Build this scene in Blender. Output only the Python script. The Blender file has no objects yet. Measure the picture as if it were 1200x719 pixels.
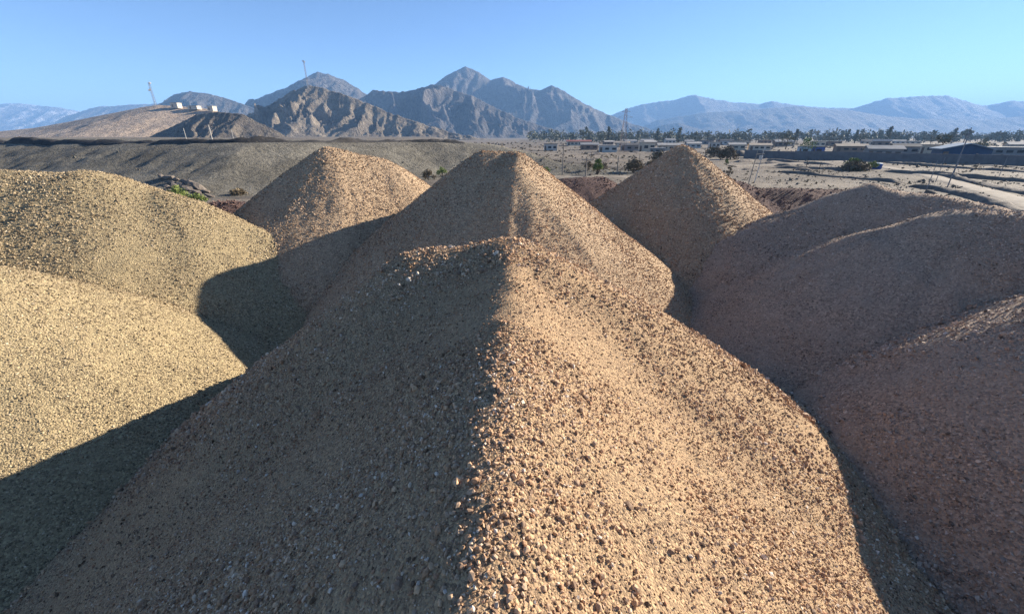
import bpy, bmesh, math, random
import numpy as np
from mathutils import Vector, Matrix

R = math.radians
random.seed(7)
rng = np.random.default_rng(7)
sc = bpy.context.scene
col = sc.collection

# ------------------------------------------------------------------ camera
CZ = 5.0            # eye height above the plain
F = 470.0           # focal length in pixels of a 1200 px wide picture
PITCH = R(23.05)
CP, SP = math.cos(PITCH), math.sin(PITCH)
cam_d = bpy.data.cameras.new('camera')
cam = bpy.data.objects.new('camera', cam_d)
col.objects.link(cam)
cam.location = (0, 0, CZ)
cam.rotation_euler = (R(90) - PITCH, 0, 0)
cam_d.sensor_width = 36.0
cam_d.lens = 36.0 * F / 1200.0
cam_d.clip_start = 0.05
cam_d.clip_end = 60000
sc.camera = cam

# ------------------------------------------------------------------ world, sun, exposure
SUN_AZ, SUN_EL = R(64), R(21.2)      # azimuth from straight ahead towards the right
w = bpy.data.worlds.new('World')
sc.world = w
w.use_nodes = True
wn = w.node_tree
bgn = wn.nodes['Background']
sky = wn.nodes.new('ShaderNodeTexSky')
sky.sky_type = 'NISHITA'
sky.sun_disc = False
sky.sun_elevation = SUN_EL
sky.sun_rotation = SUN_AZ
sky.altitude = 1500
sky.air_density = 0.75
sky.dust_density = 0.0
sky.ozone_density = 3.8
wn.links.new(sky.outputs[0], bgn.inputs[0])
bgn.inputs[1].default_value = 0.056
sun_d = bpy.data.lights.new('sun', 'SUN')
sun_d.energy = 4.0
sun_d.angle = R(0.53)
sun_d.color = (1.0, 0.90, 0.76)
sun = bpy.data.objects.new('sun', sun_d)
col.objects.link(sun)
SV = Vector((math.sin(SUN_AZ) * math.cos(SUN_EL), math.cos(SUN_AZ) * math.cos(SUN_EL), math.sin(SUN_EL)))
sun.rotation_euler = (-SV).to_track_quat('-Z', 'Y').to_euler()
sun.location = SV * 60
sc.view_settings.view_transform = 'Standard'
sc.view_settings.look = 'None'
sc.view_settings.gamma = 1.0
sc.view_settings.exposure = 1.9
sc.view_settings.use_curve_mapping = False
sc.cycles.use_denoising = True
sc.cycles.denoiser = 'OPENIMAGEDENOISE'
sc.cycles.denoising_prefilter = 'NONE'
sc.cycles.denoising_input_passes = 'RGB_ALBEDO_NORMAL'
sc.cycles.volume_bounces = 0
sc.cycles.sample_clamp_indirect = 3.0
sc.cycles.max_bounces = 7
sc.cycles.diffuse_bounces = 5

HAZE_DENSITY = 2.3e-4

# ------------------------------------------------------------------ helpers
def at(px, py, Y):
    """a point of the place at depth Y seen in direction (px, py) of the photograph"""
    u = (px - 600.0) / F
    v = (359.5 - py) / F
    dy = CP + v * SP
    dz = -SP + v * CP
    t = Y / dy
    return np.array((u * t, Y, CZ + dz * t))

def on_ground(px, py, z=0.0):
    u = (px - 600.0) / F
    v = (359.5 - py) / F
    dy = CP + v * SP
    dz = -SP + v * CP
    t = (z - CZ) / dz
    return np.array((u * t, dy * t, z))

def project(x, y, z):
    zz = z - CZ
    depth = y * CP - zz * SP
    up = y * SP + zz * CP
    depth = np.where(depth < 0.05, 0.05, depth)
    return 600 + F * x / depth, 359.5 - F * up / depth, depth

def hsh(ix, iy, seed):
    h = (ix.astype(np.int64) * 374761393 + iy.astype(np.int64) * 668265263 + seed * 974634777) & 0xffffffff
    h = ((h ^ (h >> 13)) * 1274126177) & 0xffffffff
    h = ((h ^ (h >> 16)) * 2246822519) & 0xffffffff
    return ((h ^ (h >> 15)) & 0xffffff) / float(0xffffff)

def vnoise(x, y, seed=0):
    x = np.asarray(x, dtype=float); y = np.asarray(y, dtype=float)
    x, y = np.broadcast_arrays(x, y)
    ix = np.floor(x); iy = np.floor(y)
    fx = x - ix; fy = y - iy
    fx = fx * fx * fx * (fx * (fx * 6 - 15) + 10); fy = fy * fy * fy * (fy * (fy * 6 - 15) + 10)
    a = hsh(ix, iy, seed); b = hsh(ix + 1, iy, seed)
    c = hsh(ix, iy + 1, seed); d = hsh(ix + 1, iy + 1, seed)
    return (a + (b - a) * fx) * (1 - fy) + (c + (d - c) * fx) * fy

def fbm(x, y, seed=0, octv=4, gain=0.5):
    s = 0; a = 1.0; n = 0
    for o in range(octv):
        s = s + a * vnoise(x * 2 ** o + 17.3 * o, y * 2 ** o - 9.1 * o, seed + o)
        n += a; a *= gain
    return s / n

def ridged(x, y, seed=0, octv=4, gain=0.5):
    s = 0; a = 1.0; n = 0
    for o in range(octv):
        r = 1 - np.abs(2 * vnoise(x * 2 ** o + 31.7 * o, y * 2 ** o + 5.3 * o, seed + o) - 1)
        s = s + a * r * r
        n += a; a *= gain
    return s / n

def sstep(a, b, x):
    t = np.clip((x - a) / (b - a), 0, 1)
    return t * t * (3 - 2 * t)

def mesh_np(name, verts, faces, smooth=False, attrs=None):
    """faces: (n,3) or (n,4) int array"""
    me = bpy.data.meshes.new(name)
    verts = np.asarray(verts, dtype=np.float32); faces = np.asarray(faces, dtype=np.int32)
    n, k = faces.shape
    me.vertices.add(len(verts)); me.vertices.foreach_set('co', verts.ravel())
    me.loops.add(n * k); me.loops.foreach_set('vertex_index', faces.ravel())
    me.polygons.add(n)
    me.polygons.foreach_set('loop_start', np.arange(0, n * k, k, dtype=np.int32))
    me.polygons.foreach_set('loop_total', np.full(n, k, dtype=np.int32))
    me.polygons.foreach_set('use_smooth', np.full(n, smooth, dtype=bool))
    for an, av in (attrs or {}).items():
        at_ = me.attributes.new(an, 'FLOAT', 'POINT')
        at_.data.foreach_set('value', np.asarray(av, dtype=np.float32))
    me.update(calc_edges=True)
    me.validate()
    return me

def obj(name, me, m, parent=None):
    o = bpy.data.objects.new(name, me)
    col.objects.link(o)
    if m is not None and len(me.materials) == 0:
        me.materials.append(m)
    if parent is not None:
        o.parent = parent
    return o

def tag(o, label=None, cat=None, group=None, kind=None):
    if label: o['label'] = label
    if cat: o['category'] = cat
    if group: o['group'] = group
    if kind: o['kind'] = kind
    return o

def empty(name, loc, label, cat, group=None, rz=0.0):
    o = bpy.data.objects.new(name, None)
    o.empty_display_size = 0.3
    col.objects.link(o)
    o.location = loc; o.rotation_euler = (0, 0, rz)
    return tag(o, label, cat, group)

class MB:
    def __init__(self): self.bm = bmesh.new()
    def box(self, c, s, rz=0.0, bev=0.0):
        g = bmesh.ops.create_cube(self.bm, size=1.0)
        vs = g['verts']
        M = Matrix.Translation(Vector(c)) @ Matrix.Rotation(rz, 4, 'Z') @ Matrix.Diagonal(Vector((s[0], s[1], s[2], 1)))
        bmesh.ops.transform(self.bm, matrix=M, verts=vs)
        if bev > 0:
            es = list({e for v in vs for e in v.link_edges})
            bmesh.ops.bevel(self.bm, geom=es, offset=bev, segments=1, affect='EDGES')
        return self
    def bar(self, a, b, r0, r1=None, n=6):
        a = Vector(a); b = Vector(b); r1 = r0 if r1 is None else r1
        d = b - a; L = d.length
        g = bmesh.ops.create_cone(self.bm, cap_ends=True, segments=n, radius1=r0, radius2=max(r1, 0.001), depth=L)
        M = Matrix.Translation((a + b) / 2) @ d.to_track_quat('Z', 'Y').to_matrix().to_4x4()
        bmesh.ops.transform(self.bm, matrix=M, verts=g['verts'])
        return self
    def prism(self, pts, x0, x1):
        """outline in (y, z) swept along x"""
        A = [self.bm.verts.new((x0, p[0], p[1])) for p in pts]
        B = [self.bm.verts.new((x1, p[0], p[1])) for p in pts]
        n = len(pts)
        self.bm.faces.new(A[::-1]); self.bm.faces.new(B)
        for i in range(n):
            self.bm.faces.new((A[i], A[(i + 1) % n], B[(i + 1) % n], B[i]))
        return self
    def done(self, name):
        me = bpy.data.meshes.new(name)
        bmesh.ops.recalc_face_normals(self.bm, faces=self.bm.faces)
        self.bm.to_mesh(me); self.bm.free()
        return me
    def build(self, name, m, parent=None): return obj(name, self.done(name), m, parent)

# ------------------------------------------------------------------ materials
def new_mat(name):
    m = bpy.data.materials.new(name); m.use_nodes = True
    nt = m.node_tree
    b = nt.nodes['Principled BSDF']
    b.inputs['Roughness'].default_value = 0.92
    b.inputs['Specular IOR Level'].default_value = 0.2
    return m, nt, b

def ramp(nt, stops):
    r = nt.nodes.new('ShaderNodeValToRGB')
    e = r.color_ramp.elements
    while len(e) < len(stops): e.new(0.5)
    for i, (p, c) in enumerate(stops):
        e[i].position = p; e[i].color = (c[0], c[1], c[2], 1)
    return r

def tex_noise(nt, scale, detail=4, rough=0.55, vec=None):
    n = nt.nodes.new('ShaderNodeTexNoise')
    n.inputs['Scale'].default_value = scale; n.inputs['Detail'].default_value = detail
    n.inputs['Roughness'].default_value = rough
    if vec is not None: nt.links.new(vec, n.inputs['Vector'])
    return n

def mix_col(nt, fac, a, b, mode='MIX'):
    mx = nt.nodes.new('ShaderNodeMix'); mx.data_type = 'RGBA'; mx.blend_type = mode
    for s, v in ((mx.inputs[0], fac), (mx.inputs[6], a), (mx.inputs[7], b)):
        if hasattr(v, 'is_linked') or hasattr(v, 'links'): nt.links.new(v, s)
        elif isinstance(v, (int, float)): s.default_value = v
        else: s.default_value = (v[0], v[1], v[2], 1)
    return mx.outputs[2]

def coords(nt, scale=(1, 1, 1)):
    tc = nt.nodes.new('ShaderNodeNewGeometry')
    mp = nt.nodes.new('ShaderNodeMapping'); mp.inputs['Scale'].default_value = scale
    nt.links.new(tc.outputs['Position'], mp.inputs['Vector'])
    return mp.outputs[0]

def bump(nt, b, height, strength, dist):
    bp = nt.nodes.new('ShaderNodeBump')
    bp.inputs['Strength'].default_value = strength; bp.inputs['Distance'].default_value = dist
    nt.links.new(height, bp.inputs['Height']); nt.links.new(bp.outputs[0], b.inputs['Normal'])

def plain(name, c, rough=0.8, vary=0.25, scale=3.0, metal=0.0):
    m, nt, b = new_mat(name)
    n = tex_noise(nt, scale, 5, 0.6, coords(nt))
    lo = tuple(x * (1 - vary) for x in c); hi = tuple(min(1, x * (1 + vary)) for x in c)
    r = ramp(nt, [(0.3, lo), (0.7, hi)])
    nt.links.new(n.outputs['Fac'], r.inputs[0]); nt.links.new(r.outputs[0], b.inputs['Base Color'])
    b.inputs['Roughness'].default_value = rough; b.inputs['Metallic'].default_value = metal
    return m

def stone_mat(name, stops):
    m, nt, b = new_mat(name)
    a = nt.nodes.new('ShaderNodeAttribute'); a.attribute_name = 'tint'
    r = ramp(nt, stops)
    nt.links.new(a.outputs['Fac'], r.inputs[0])
    n = tex_noise(nt, 60, 3, 0.6, coords(nt))
    r2 = ramp(nt, [(0.3, (0.75, 0.75, 0.75)), (0.7, (1.15, 1.15, 1.15))])
    nt.links.new(n.outputs['Fac'], r2.inputs[0])
    nt.links.new(mix_col(nt, 1.0, r.outputs[0], r2.outputs[0], 'MULTIPLY'), b.inputs['Base Color'])
    b.inputs['Roughness'].default_value = 0.85
    return m

def bed_mat(name, fine, mid, dark, cell):
    """the fines between the stones: small grit with its own grain"""
    m, nt, b = new_mat(name)
    v = coords(nt)
    vo = nt.nodes.new('ShaderNodeTexVoronoi'); vo.inputs['Scale'].default_value = cell
    nt.links.new(v, vo.inputs['Vector'])
    r = ramp(nt, [(0.0, dark), (0.35, mid), (0.8, fine), (1.0, tuple(min(1, c * 1.35) for c in fine))])
    sp = nt.nodes.new('ShaderNodeSeparateColor'); nt.links.new(vo.outputs['Color'], sp.inputs[0])
    nt.links.new(sp.outputs[0], r.inputs[0])
    n = tex_noise(nt, 1.1, 5, 0.6, v)
    rn = ramp(nt, [(0.38, (0, 0, 0)), (0.62, (1, 1, 1))])
    nt.links.new(n.outputs['Fac'], rn.inputs[0])
    c1 = mix_col(nt, 0.45, r.outputs[0], fine)
    nt.links.new(mix_col(nt, rn.outputs[0], r.outputs[0], c1), b.inputs['Base Color'])
    n3 = tex_noise(nt, cell * 1.7, 3, 0.6, v)
    ad = nt.nodes.new('ShaderNodeMath'); ad.operation = 'SUBTRACT'
    nt.links.new(n3.outputs['Fac'], ad.inputs[0]); nt.links.new(vo.outputs['Distance'], ad.inputs[1])
    bump(nt, b, ad.outputs[0], 0.9, 0.9 / cell)
    b.inputs['Roughness'].default_value = 0.95
    return m

BROWN = [(0.0, (0.123, 0.079, 0.048)), (0.18, (0.248, 0.169, 0.114)), (0.32, (0.382, 0.211, 0.120)), (0.45, (0.451, 0.282, 0.159)), (0.58, (0.417, 0.292, 0.198)), (0.72, (0.586, 0.370, 0.208)), (0.84, (0.564, 0.401, 0.271)), (0.94, (0.760, 0.585, 0.406)), (1.0, (0.699, 0.575, 0.453))]
OLIVE = [(0.0, (0.102, 0.075, 0.047)), (0.25, (0.224, 0.171, 0.104)), (0.55, (0.346, 0.265, 0.162)), (0.8, (0.438, 0.340, 0.212)), (1.0, (0.591, 0.483, 0.332))]
TAN = [(0.0, (0.130, 0.086, 0.053)), (0.25, (0.275, 0.185, 0.116)), (0.5, (0.410, 0.280, 0.176)), (0.65, (0.453, 0.324, 0.218)), (0.8, (0.572, 0.394, 0.252)), (1.0, (0.713, 0.543, 0.387))]
GREY = [(0.0, (0.135, 0.099, 0.073)), (0.25, (0.279, 0.210, 0.158)), (0.55, (0.425, 0.323, 0.243)), (0.8, (0.560, 0.437, 0.335)), (0.95, (0.684, 0.571, 0.465)), (1.0, (0.456, 0.318, 0.233))]
REDDISH_SHADE = [(0.0, (0.05, 0.032, 0.028)), (0.3, (0.10, 0.062, 0.052)), (0.7, (0.16, 0.10, 0.082)), (1.0, (0.24, 0.16, 0.13))]  # reddish stone; the low piles' shade is put into this darker colour
M = {}
M['st_brown'] = stone_mat('stone_brown', BROWN)
M['st_olive'] = stone_mat('stone_olive', OLIVE)
M['st_tan'] = stone_mat('stone_tan', TAN)
M['st_grey'] = stone_mat('stone_grey', GREY)
M['st_red_shade'] = stone_mat('stone_reddish_shade', REDDISH_SHADE)
M['bed_red_shade'] = bed_mat('grit_reddish_shade', (0.15, 0.095, 0.08), (0.11, 0.07, 0.058), (0.05, 0.035, 0.03), 30)  # reddish grit, darkened in colour for the shaded side of the low piles
M['bed_brown'] = bed_mat('grit_brown', (0.44, 0.30, 0.172), (0.33, 0.224, 0.133), (0.16, 0.108, 0.07), 60)
M['bed_olive'] = bed_mat('grit_olive', (0.39, 0.305, 0.172), (0.29, 0.226, 0.13), (0.15, 0.116, 0.072), 40)
M['bed_tan'] = bed_mat('grit_tan', (0.49, 0.352, 0.22), (0.37, 0.264, 0.168), (0.20, 0.14, 0.093), 34)
M['bed_grey'] = bed_mat('grit_grey', (0.45, 0.33, 0.235), (0.36, 0.263, 0.19), (0.20, 0.146, 0.108), 40)

def soil_mat(name, a, b_, c, s1, s2, bstr=0.5, bdist=0.3, stretch=(1, 1, 1)):
    m, nt, b = new_mat(name)
    v = coords(nt, stretch)
    n1 = tex_noise(nt, s1, 6, 0.6, v)
    r1 = ramp(nt, [(0.36, a), (0.52, b_), (0.68, c)])
    nt.links.new(n1.outputs['Fac'], r1.inputs[0])
    n2 = tex_noise(nt, s2, 6, 0.7, coords(nt))
    r2 = ramp(nt, [(0.3, (0.62, 0.62, 0.62)), (0.7, (1.3, 1.3, 1.3))])
    nt.links.new(n2.outputs['Fac'], r2.inputs[0])
    nt.links.new(mix_col(nt, 1.0, r1.outputs[0], r2.outputs[0], 'MULTIPLY'), b.inputs['Base Color'])
    bump(nt, b, n2.outputs['Fac'], bstr, bdist)
    return m
M['ground'] = soil_mat('dry_soil', (0.105, 0.086, 0.066), (0.175, 0.145, 0.111), (0.25, 0.208, 0.16), 0.07, 0.9, 0.8, 0.35, (0.45, 1.7, 1))
M['road'] = soil_mat('packed_dirt', (0.19, 0.158, 0.122), (0.235, 0.197, 0.153), (0.275, 0.232, 0.182), 0.3, 1.5, 0.4, 0.08)
M['bank'] = soil_mat('bank_spoil', (0.112, 0.101, 0.080), (0.16, 0.145, 0.115), (0.22, 0.199, 0.158), 0.16, 1.9, 1.0, 0.5)
M['rim_tone'] = soil_mat('dark_rim', (0.028, 0.026, 0.025), (0.045, 0.041, 0.038), (0.075, 0.068, 0.06), 0.6, 3.0, 0.8, 0.1)  # nearly black tone for the ridge along the bank's rim
M['berm'] = soil_mat('dark_soil', (0.12, 0.10, 0.083), (0.165, 0.137, 0.112), (0.22, 0.183, 0.148), 0.3, 2.0, 0.8, 0.15)

# ------------------------------------------------------------------ gravel piles: shapes
class Pile:
    """lobes: (x0, y0, z0, x1, y1, z1, slope, radius); heights z measured from the plain"""
    def __init__(self, name, lobes, seed, bed, stone, lump=0.10, run=0.07):
        self.name = name; self.lobes = lobes; self.seed = seed; self.bed = bed; self.stone = stone
        self.lump = lump; self.run = run
        xs = [v for l in lobes for v in (l[0], l[3])]; ys = [v for l in lobes for v in (l[1], l[4])]
        h = max(max(l[2], l[5]) / l[6] for l in lobes) + 1.0
        self.box = (min(xs) - h, max(xs) + h, min(ys) - h, max(ys) + h)
    def h(self, x, y):
        sd = self.seed
        wx = x + 0.35 * (fbm(x * 0.45, y * 0.45, sd + 50, 2) - 0.5)
        wy = y + 0.35 * (fbm(x * 0.45, y * 0.45, sd + 60, 2) - 0.5)
        out = None
        for i, (x0, y0, z0, x1, y1, z1, s, r) in enumerate(self.lobes):
            dx, dy = x1 - x0, y1 - y0; L2 = dx * dx + dy * dy
            t = np.clip(((wx - x0) * dx + (wy - y0) * dy) / L2, 0, 1) if L2 > 1e-9 else np.zeros_like(x)
            ex, ey = wx - (x0 + t * dx), wy - (y0 + t * dy)
            d = np.hypot(ex, ey)
            zt = z0 + t * (z1 - z0)
            k = s * (np.sqrt(d * d + r * r) - r)
            z = zt - k
            ang = np.arctan2(ey, ex) + t * 2.5
            z = z + self.run * (fbm(ang * 7.0 + 3, d * 0.35, sd + 5 + i, 3) - 0.5) * np.clip(d, 0, 1.6) * 1.6
            # the foot of a pile flattens out
            z = np.where(z < 0.7, 0.7 - 0.8 * (1 - np.exp(-(0.7 - z) / 0.8)) * 1.0 - 0.18 * (0.7 - z), z)
            if out is None: out = z
            else:
                kk = 0.22
                m = np.maximum(out, z); dlt = np.abs(out - z)
                out = m + np.clip(kk - dlt, 0, None) ** 2 / (4 * kk)
        out = out + self.lump * (fbm(x * 0.8, y * 0.8, sd, 3) - 0.5) * 2
        out = out + 0.05 * (fbm(x * 4.0, y * 4.0, sd + 9, 3) - 0.5)
        return out

def rel(z): return CZ + z
PILES = [
    Pile('front', [(-0.15, -4.0, rel(-1.72), -0.02, 5.1, rel(-1.33), 0.68, 0.14), (-1.2, 5.25, rel(-1.40), 0.0, 5.25, rel(-1.27), 0.74, 0.30), (0.0, 5.1, rel(-1.29), 0.40, 4.9, rel(-1.43), 0.68, 0.5)], 1, 'bed_brown', 'st_brown', 0.055, 0.035),
    Pile('mid', [(-0.80, 12.6, rel(-0.40), 0.15, 12.45, rel(-0.42), 0.74, 0.25), (0.10, 11.4, rel(-0.72), 0.12, 12.4, rel(-0.45), 0.74, 0.12)], 2, 'bed_tan', 'st_brown', 0.04, 0.03),
    Pile('left_back', [(-6.5, 15.2, rel(-0.35), -5.0, 15.9, rel(-0.75), 0.70, 0.35)], 3, 'bed_tan', 'st_tan', 0.04, 0.02),
    Pile('right_back', [(6.35, 16.0, rel(-0.30), 6.4, 16.3, rel(-0.30), 0.73, 0.22)], 4, 'bed_tan', 'st_brown', 0.03, 0.035),
    Pile('left_mid', [(-13.8, 11.2, rel(-0.86), -11.5, 11.4, rel(-0.92), 0.62, 0.6), (-11.5, 11.4, rel(-0.95), -9.7, 11.5, rel(-1.50), 0.62, 0.4), (-9.7, 11.5, rel(-1.50), -5.6, 11.7, rel(-3.2), 0.62, 0.3)], 5, 'bed_olive', 'st_olive', 0.06, 0.02),
    Pile('left_near', [(-11.5, 5.2, rel(-1.2), -9.1, 6.1, rel(-1.95), 0.68, 0.5)], 6, 'bed_olive', 'st_olive', 0.06, 0.02),
    Pile('right_far', [(9.75, 11.3, rel(-1.2), 11.0, 9.4, rel(-1.42), 0.64, 0.4), (9.75, 11.3, rel(-1.2), 5.4, 12.0, rel(-3.45), 0.64, 0.2)], 7, 'bed_grey', 'st_grey', 0.09, 0.06),
    Pile('right_mid', [(9.2, 8.1, rel(-1.34), 12.3, 6.4, rel(-1.22), 0.64, 0.45)], 8, 'bed_grey', 'st_grey', 0.10, 0.07),
    Pile('right_near', [(9.4, 2.7, rel(0.25), 10.3, 2.2, rel(0.4), 0.84, 0.4)], 9, 'bed_grey', 'st_grey', 0.09, 0.06),
    Pile('back_low', [(3.2, 24.0, 2.75, 4.8, 24.3, 2.85, 0.6, 0.8)], 10, 'bed_red_shade', 'st_red_shade', 0.07, 0.05),
    Pile('back_red', [(12.3, 23.0, 2.75, 12.6, 23.0, 2.7, 0.6, 0.4), (13.6, 22.6, 2.4, 19.6, 22.8, 2.3, 0.6, 0.3)], 11, 'bed_red_shade', 'st_red_shade', 0.06, 0.04),
    Pile('left_low', [(-12.5, 17.4, 2.45, -11.6, 17.2, 2.5, 0.6, 0.7)], 12, 'bed_red_shade', 'st_red_shade', 0.06, 0.04),
]

def pile_max(x, y, skip=None):
    m = np.full(np.shape(x), -1.0)
    for p in PILES:
        if p is skip: continue
        a = p.box
        k = (x > a[0]) & (x < a[1]) & (y > a[2]) & (y < a[3])
        if k.any(): m[k] = np.maximum(m[k], p.h(x[k], y[k]))
    return m

def pile_mesh(p, res):
    x0, x1, y0, y1 = p.box
    nx = int((x1 - x0) / res) + 2; ny = int((y1 - y0) / res) + 2
    xs = np.linspace(x0, x1, nx); ys = np.linspace(y0, y1, ny)
    X, Y = np.meshgrid(xs, ys)
    Z = p.h(X, Y)
    other = pile_max(X, Y, p)
    keep = (Z > -0.12) & (Z > other - 0.25)
    fk = keep[:-1, :-1] | keep[1:, :-1] | keep[:-1, 1:] | keep[1:, 1:]
    idx = np.arange(nx * ny).reshape(ny, nx)
    f = np.stack([idx[:-1, :-1], idx[:-1, 1:], idx[1:, 1:], idx[1:, :-1]], -1)[fk]
    used = np.unique(f); remap = np.full(nx * ny, -1); remap[used] = np.arange(len(used))
    v = np.stack([X.ravel(), Y.ravel(), Z.ravel()], -1)[used]
    return mesh_np('gravel_pile', v, remap[f], True)

# stone shapes: convex hulls of scattered points, like crushed rock
def hull(npts, seed, flat=0.75):
    r = random.Random(seed)
    bm = bmesh.new()
    for i in range(npts):
        k = i + 0.5
        ph = math.acos(1 - 2 * k / npts); th = math.pi * (1 + 5 ** 0.5) * k
        s = 0.5 * r.uniform(0.66, 1.18)
        bm.verts.new((s * math.cos(th) * math.sin(ph) * 1.15 + r.uniform(-.05, .05), s * math.sin(th) * math.sin(ph) * 0.95 + r.uniform(-.05, .05), s * math.cos(ph) * flat))
    g = bmesh.ops.convex_hull(bm, input=bm.verts)
    bmesh.ops.delete(bm, geom=[e for e in g['geom_interior'] if isinstance(e, bmesh.types.BMVert)], context='VERTS')
    bmesh.ops.triangulate(bm, faces=bm.faces)
    bm.verts.index_update()
    v = np.array([x.co[:] for x in bm.verts]); f = np.array([[q.index for q in t.verts] for t in bm.faces])
    bm.free()
    return v, f
HULLS = {k: [hull(k, 100 * k + i, 0.62 + 0.06 * (i % 5)) for i in range(8)] for k in (6, 8, 11, 20)}

def rand_rot(n):
    q = rng.normal(size=(n, 4)); q /= np.linalg.norm(q, axis=1)[:, None]
    w_, x, y, z = q.T
    return np.stack([np.stack([1 - 2 * (y * y + z * z), 2 * (x * y - z * w_), 2 * (x * z + y * w_)], -1),
                     np.stack([2 * (x * y + z * w_), 1 - 2 * (x * x + z * z), 2 * (y * z - x * w_)], -1),
                     np.stack([2 * (x * z - y * w_), 2 * (y * z + x * w_), 1 - 2 * (x * x + y * y)], -1)], 1)

def stones_mesh(name, pos, size, tint, npts):
    V, Fc, T = [], [], []
    base = 0
    which = rng.integers(0, 8, len(pos))
    rot = rand_rot(len(pos))
    for k in range(8):
        s = np.where(which == k)[0]
        if len(s) == 0: continue
        hv, hf = HULLS[npts][k]
        vv = np.einsum('nij,vj->nvi', rot[s], hv) * size[s][:, None, None] + pos[s][:, None, :]
        V.append(vv.reshape(-1, 3))
        Fc.append((hf[None] + (base + np.arange(len(s)) * len(hv))[:, None, None]).reshape(-1, 3))
        T.append(np.repeat(tint[s], len(hv)))
        base += len(s) * len(hv)
    return mesh_np(name, np.concatenate(V), np.concatenate(Fc), False, {'tint': np.concatenate(T)})

def normals(p, x, y, e=0.04):
    zx = (p.h(x + e, y) - p.h(x - e, y)) / (2 * e); zy = (p.h(x, y + e) - p.h(x, y - e)) / (2 * e)
    n = np.stack([-zx, -zy, np.ones_like(zx)], -1)
    return n / np.linalg.norm(n, axis=1)[:, None]

def scatter(p, px_min, d_min, cover):
    """positions, sizes and tints of the loose stones of one pile that could be seen from about here"""
    x0, x1, y0, y1 = p.box
    area = (x1 - x0) * (y1 - y0)
    cx, cy = np.clip(0, x0, x1), np.clip(0, y0, y1)
    rmin = max(1.5, math.hypot(cx, cy))
    dmin = max(d_min, px_min * rmin / 401.0)
    n = int(area * cover / dmin ** 2)
    x = rng.uniform(x0, x1, n); y = rng.uniform(y0, y1, n)
    r0 = np.hypot(np.hypot(x, y), 2.0)
    d = np.maximum(d_min, px_min * r0 / 401.0)
    k = rng.random(n) < (dmin / d) ** 2
    x, y, d = x[k], y[k], d[k]
    z = p.h(x, y)
    px, py, dep = project(x, y, z)
    k = (dep > 0.3) & (px > -110) & (px < 1310) & (py > 100) & (py < 800) & (z > 0.0)
    x, y, z, d = x[k], y[k], z[k], d[k]
    other = pile_max(x, y, p)
    k = z > other - 0.02
    foot = np.exp(-np.clip(z - np.maximum(other, 0.0), 0, None) / 0.12)
    d = d * (1 + 0.55 * foot * rng.random(len(d)))
    x, y, z, d = x[k], y[k], z[k], d[k]
    nn = normals(p, x, y)
    view = np.stack([-x, -y, CZ - z], -1); view /= np.linalg.norm(view, axis=1)[:, None]
    k = (nn * view).sum(1) > -0.12
    x, y, z, d, nn = x[k], y[k], z[k], d[k], nn[k]
    # slides of fines lie between coarser streaks
    fine = fbm(x * 0.45 + 4, y * 1.2, p.seed + 70, 4) if p.name == 'front' else fbm(x * 0.9 + 4, y * 0.45, p.seed + 70, 3)
    if p.bed in ('bed_olive', 'bed_tan'): fine = 0.5 + 0.45 * (fine - 0.5)
    if p.name == 'front':
        rid = np.exp(-((x + 0.05) / 0.42) ** 2) * sstep(3.2, 1.0, y) + np.exp(-((y - 5.0) / 0.75) ** 2) * (np.abs(x) < 1.8) * 0.8
        rid = rid + 0.5 * sstep(-0.8, -2.2, x) * sstep(2.9, 1.2, y)
        sand = sstep(0.35, 0.9, x) * sstep(3.4, 1.6, x)
        fine = np.clip(fine + 0.20 * rid - 0.10 * sand, 0, 1)
    k = rng.random(len(x)) < np.clip(0.45 + 3.0 * (fine - 0.32), 0.40, 1.0)
    x, y, z, d, nn, fine = x[k], y[k], z[k], d[k], nn[k], fine[k]
    hid = np.zeros(len(x), bool)
    for t in np.linspace(0.3, 0.95, 9):
        hid |= pile_max(x * t, y * t) > CZ + (z - CZ) * t + 0.35
    k = ~hid
    x, y, z, d, nn, fine = x[k], y[k], z[k], d[k], nn[k], fine[k]
    size = d * np.clip(rng.lognormal(-0.10, 0.45 if p.name in ('front', 'right_near') else 0.30, len(x)), 0.45, 2.8 if p.name in ('front', 'right_near') else 1.7) * (0.55 + 0.85 * fine)
    if p.name == 'front':
        odd = rng.random(len(x)) < 0.012
        size = np.where(odd, size * rng.uniform(1.2, 1.6, len(x)), size)
    pos = np.stack([x, y, z], -1) + nn * (size * rng.uniform(-0.08, 0.30, len(x)))[:, None]
    patch = fbm(x * 0.5, y * 1.4, p.seed + 200, 4) if p.name == 'front' else fbm(x * 0.55, y * 0.55, p.seed + 200, 4)
    tint = np.clip(rng.normal(0.47, 0.25, len(x)) + 0.25 * (fine - 0.5) + 0.45 * (patch - 0.5), 0, 1)
    return pos, size, tint

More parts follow.
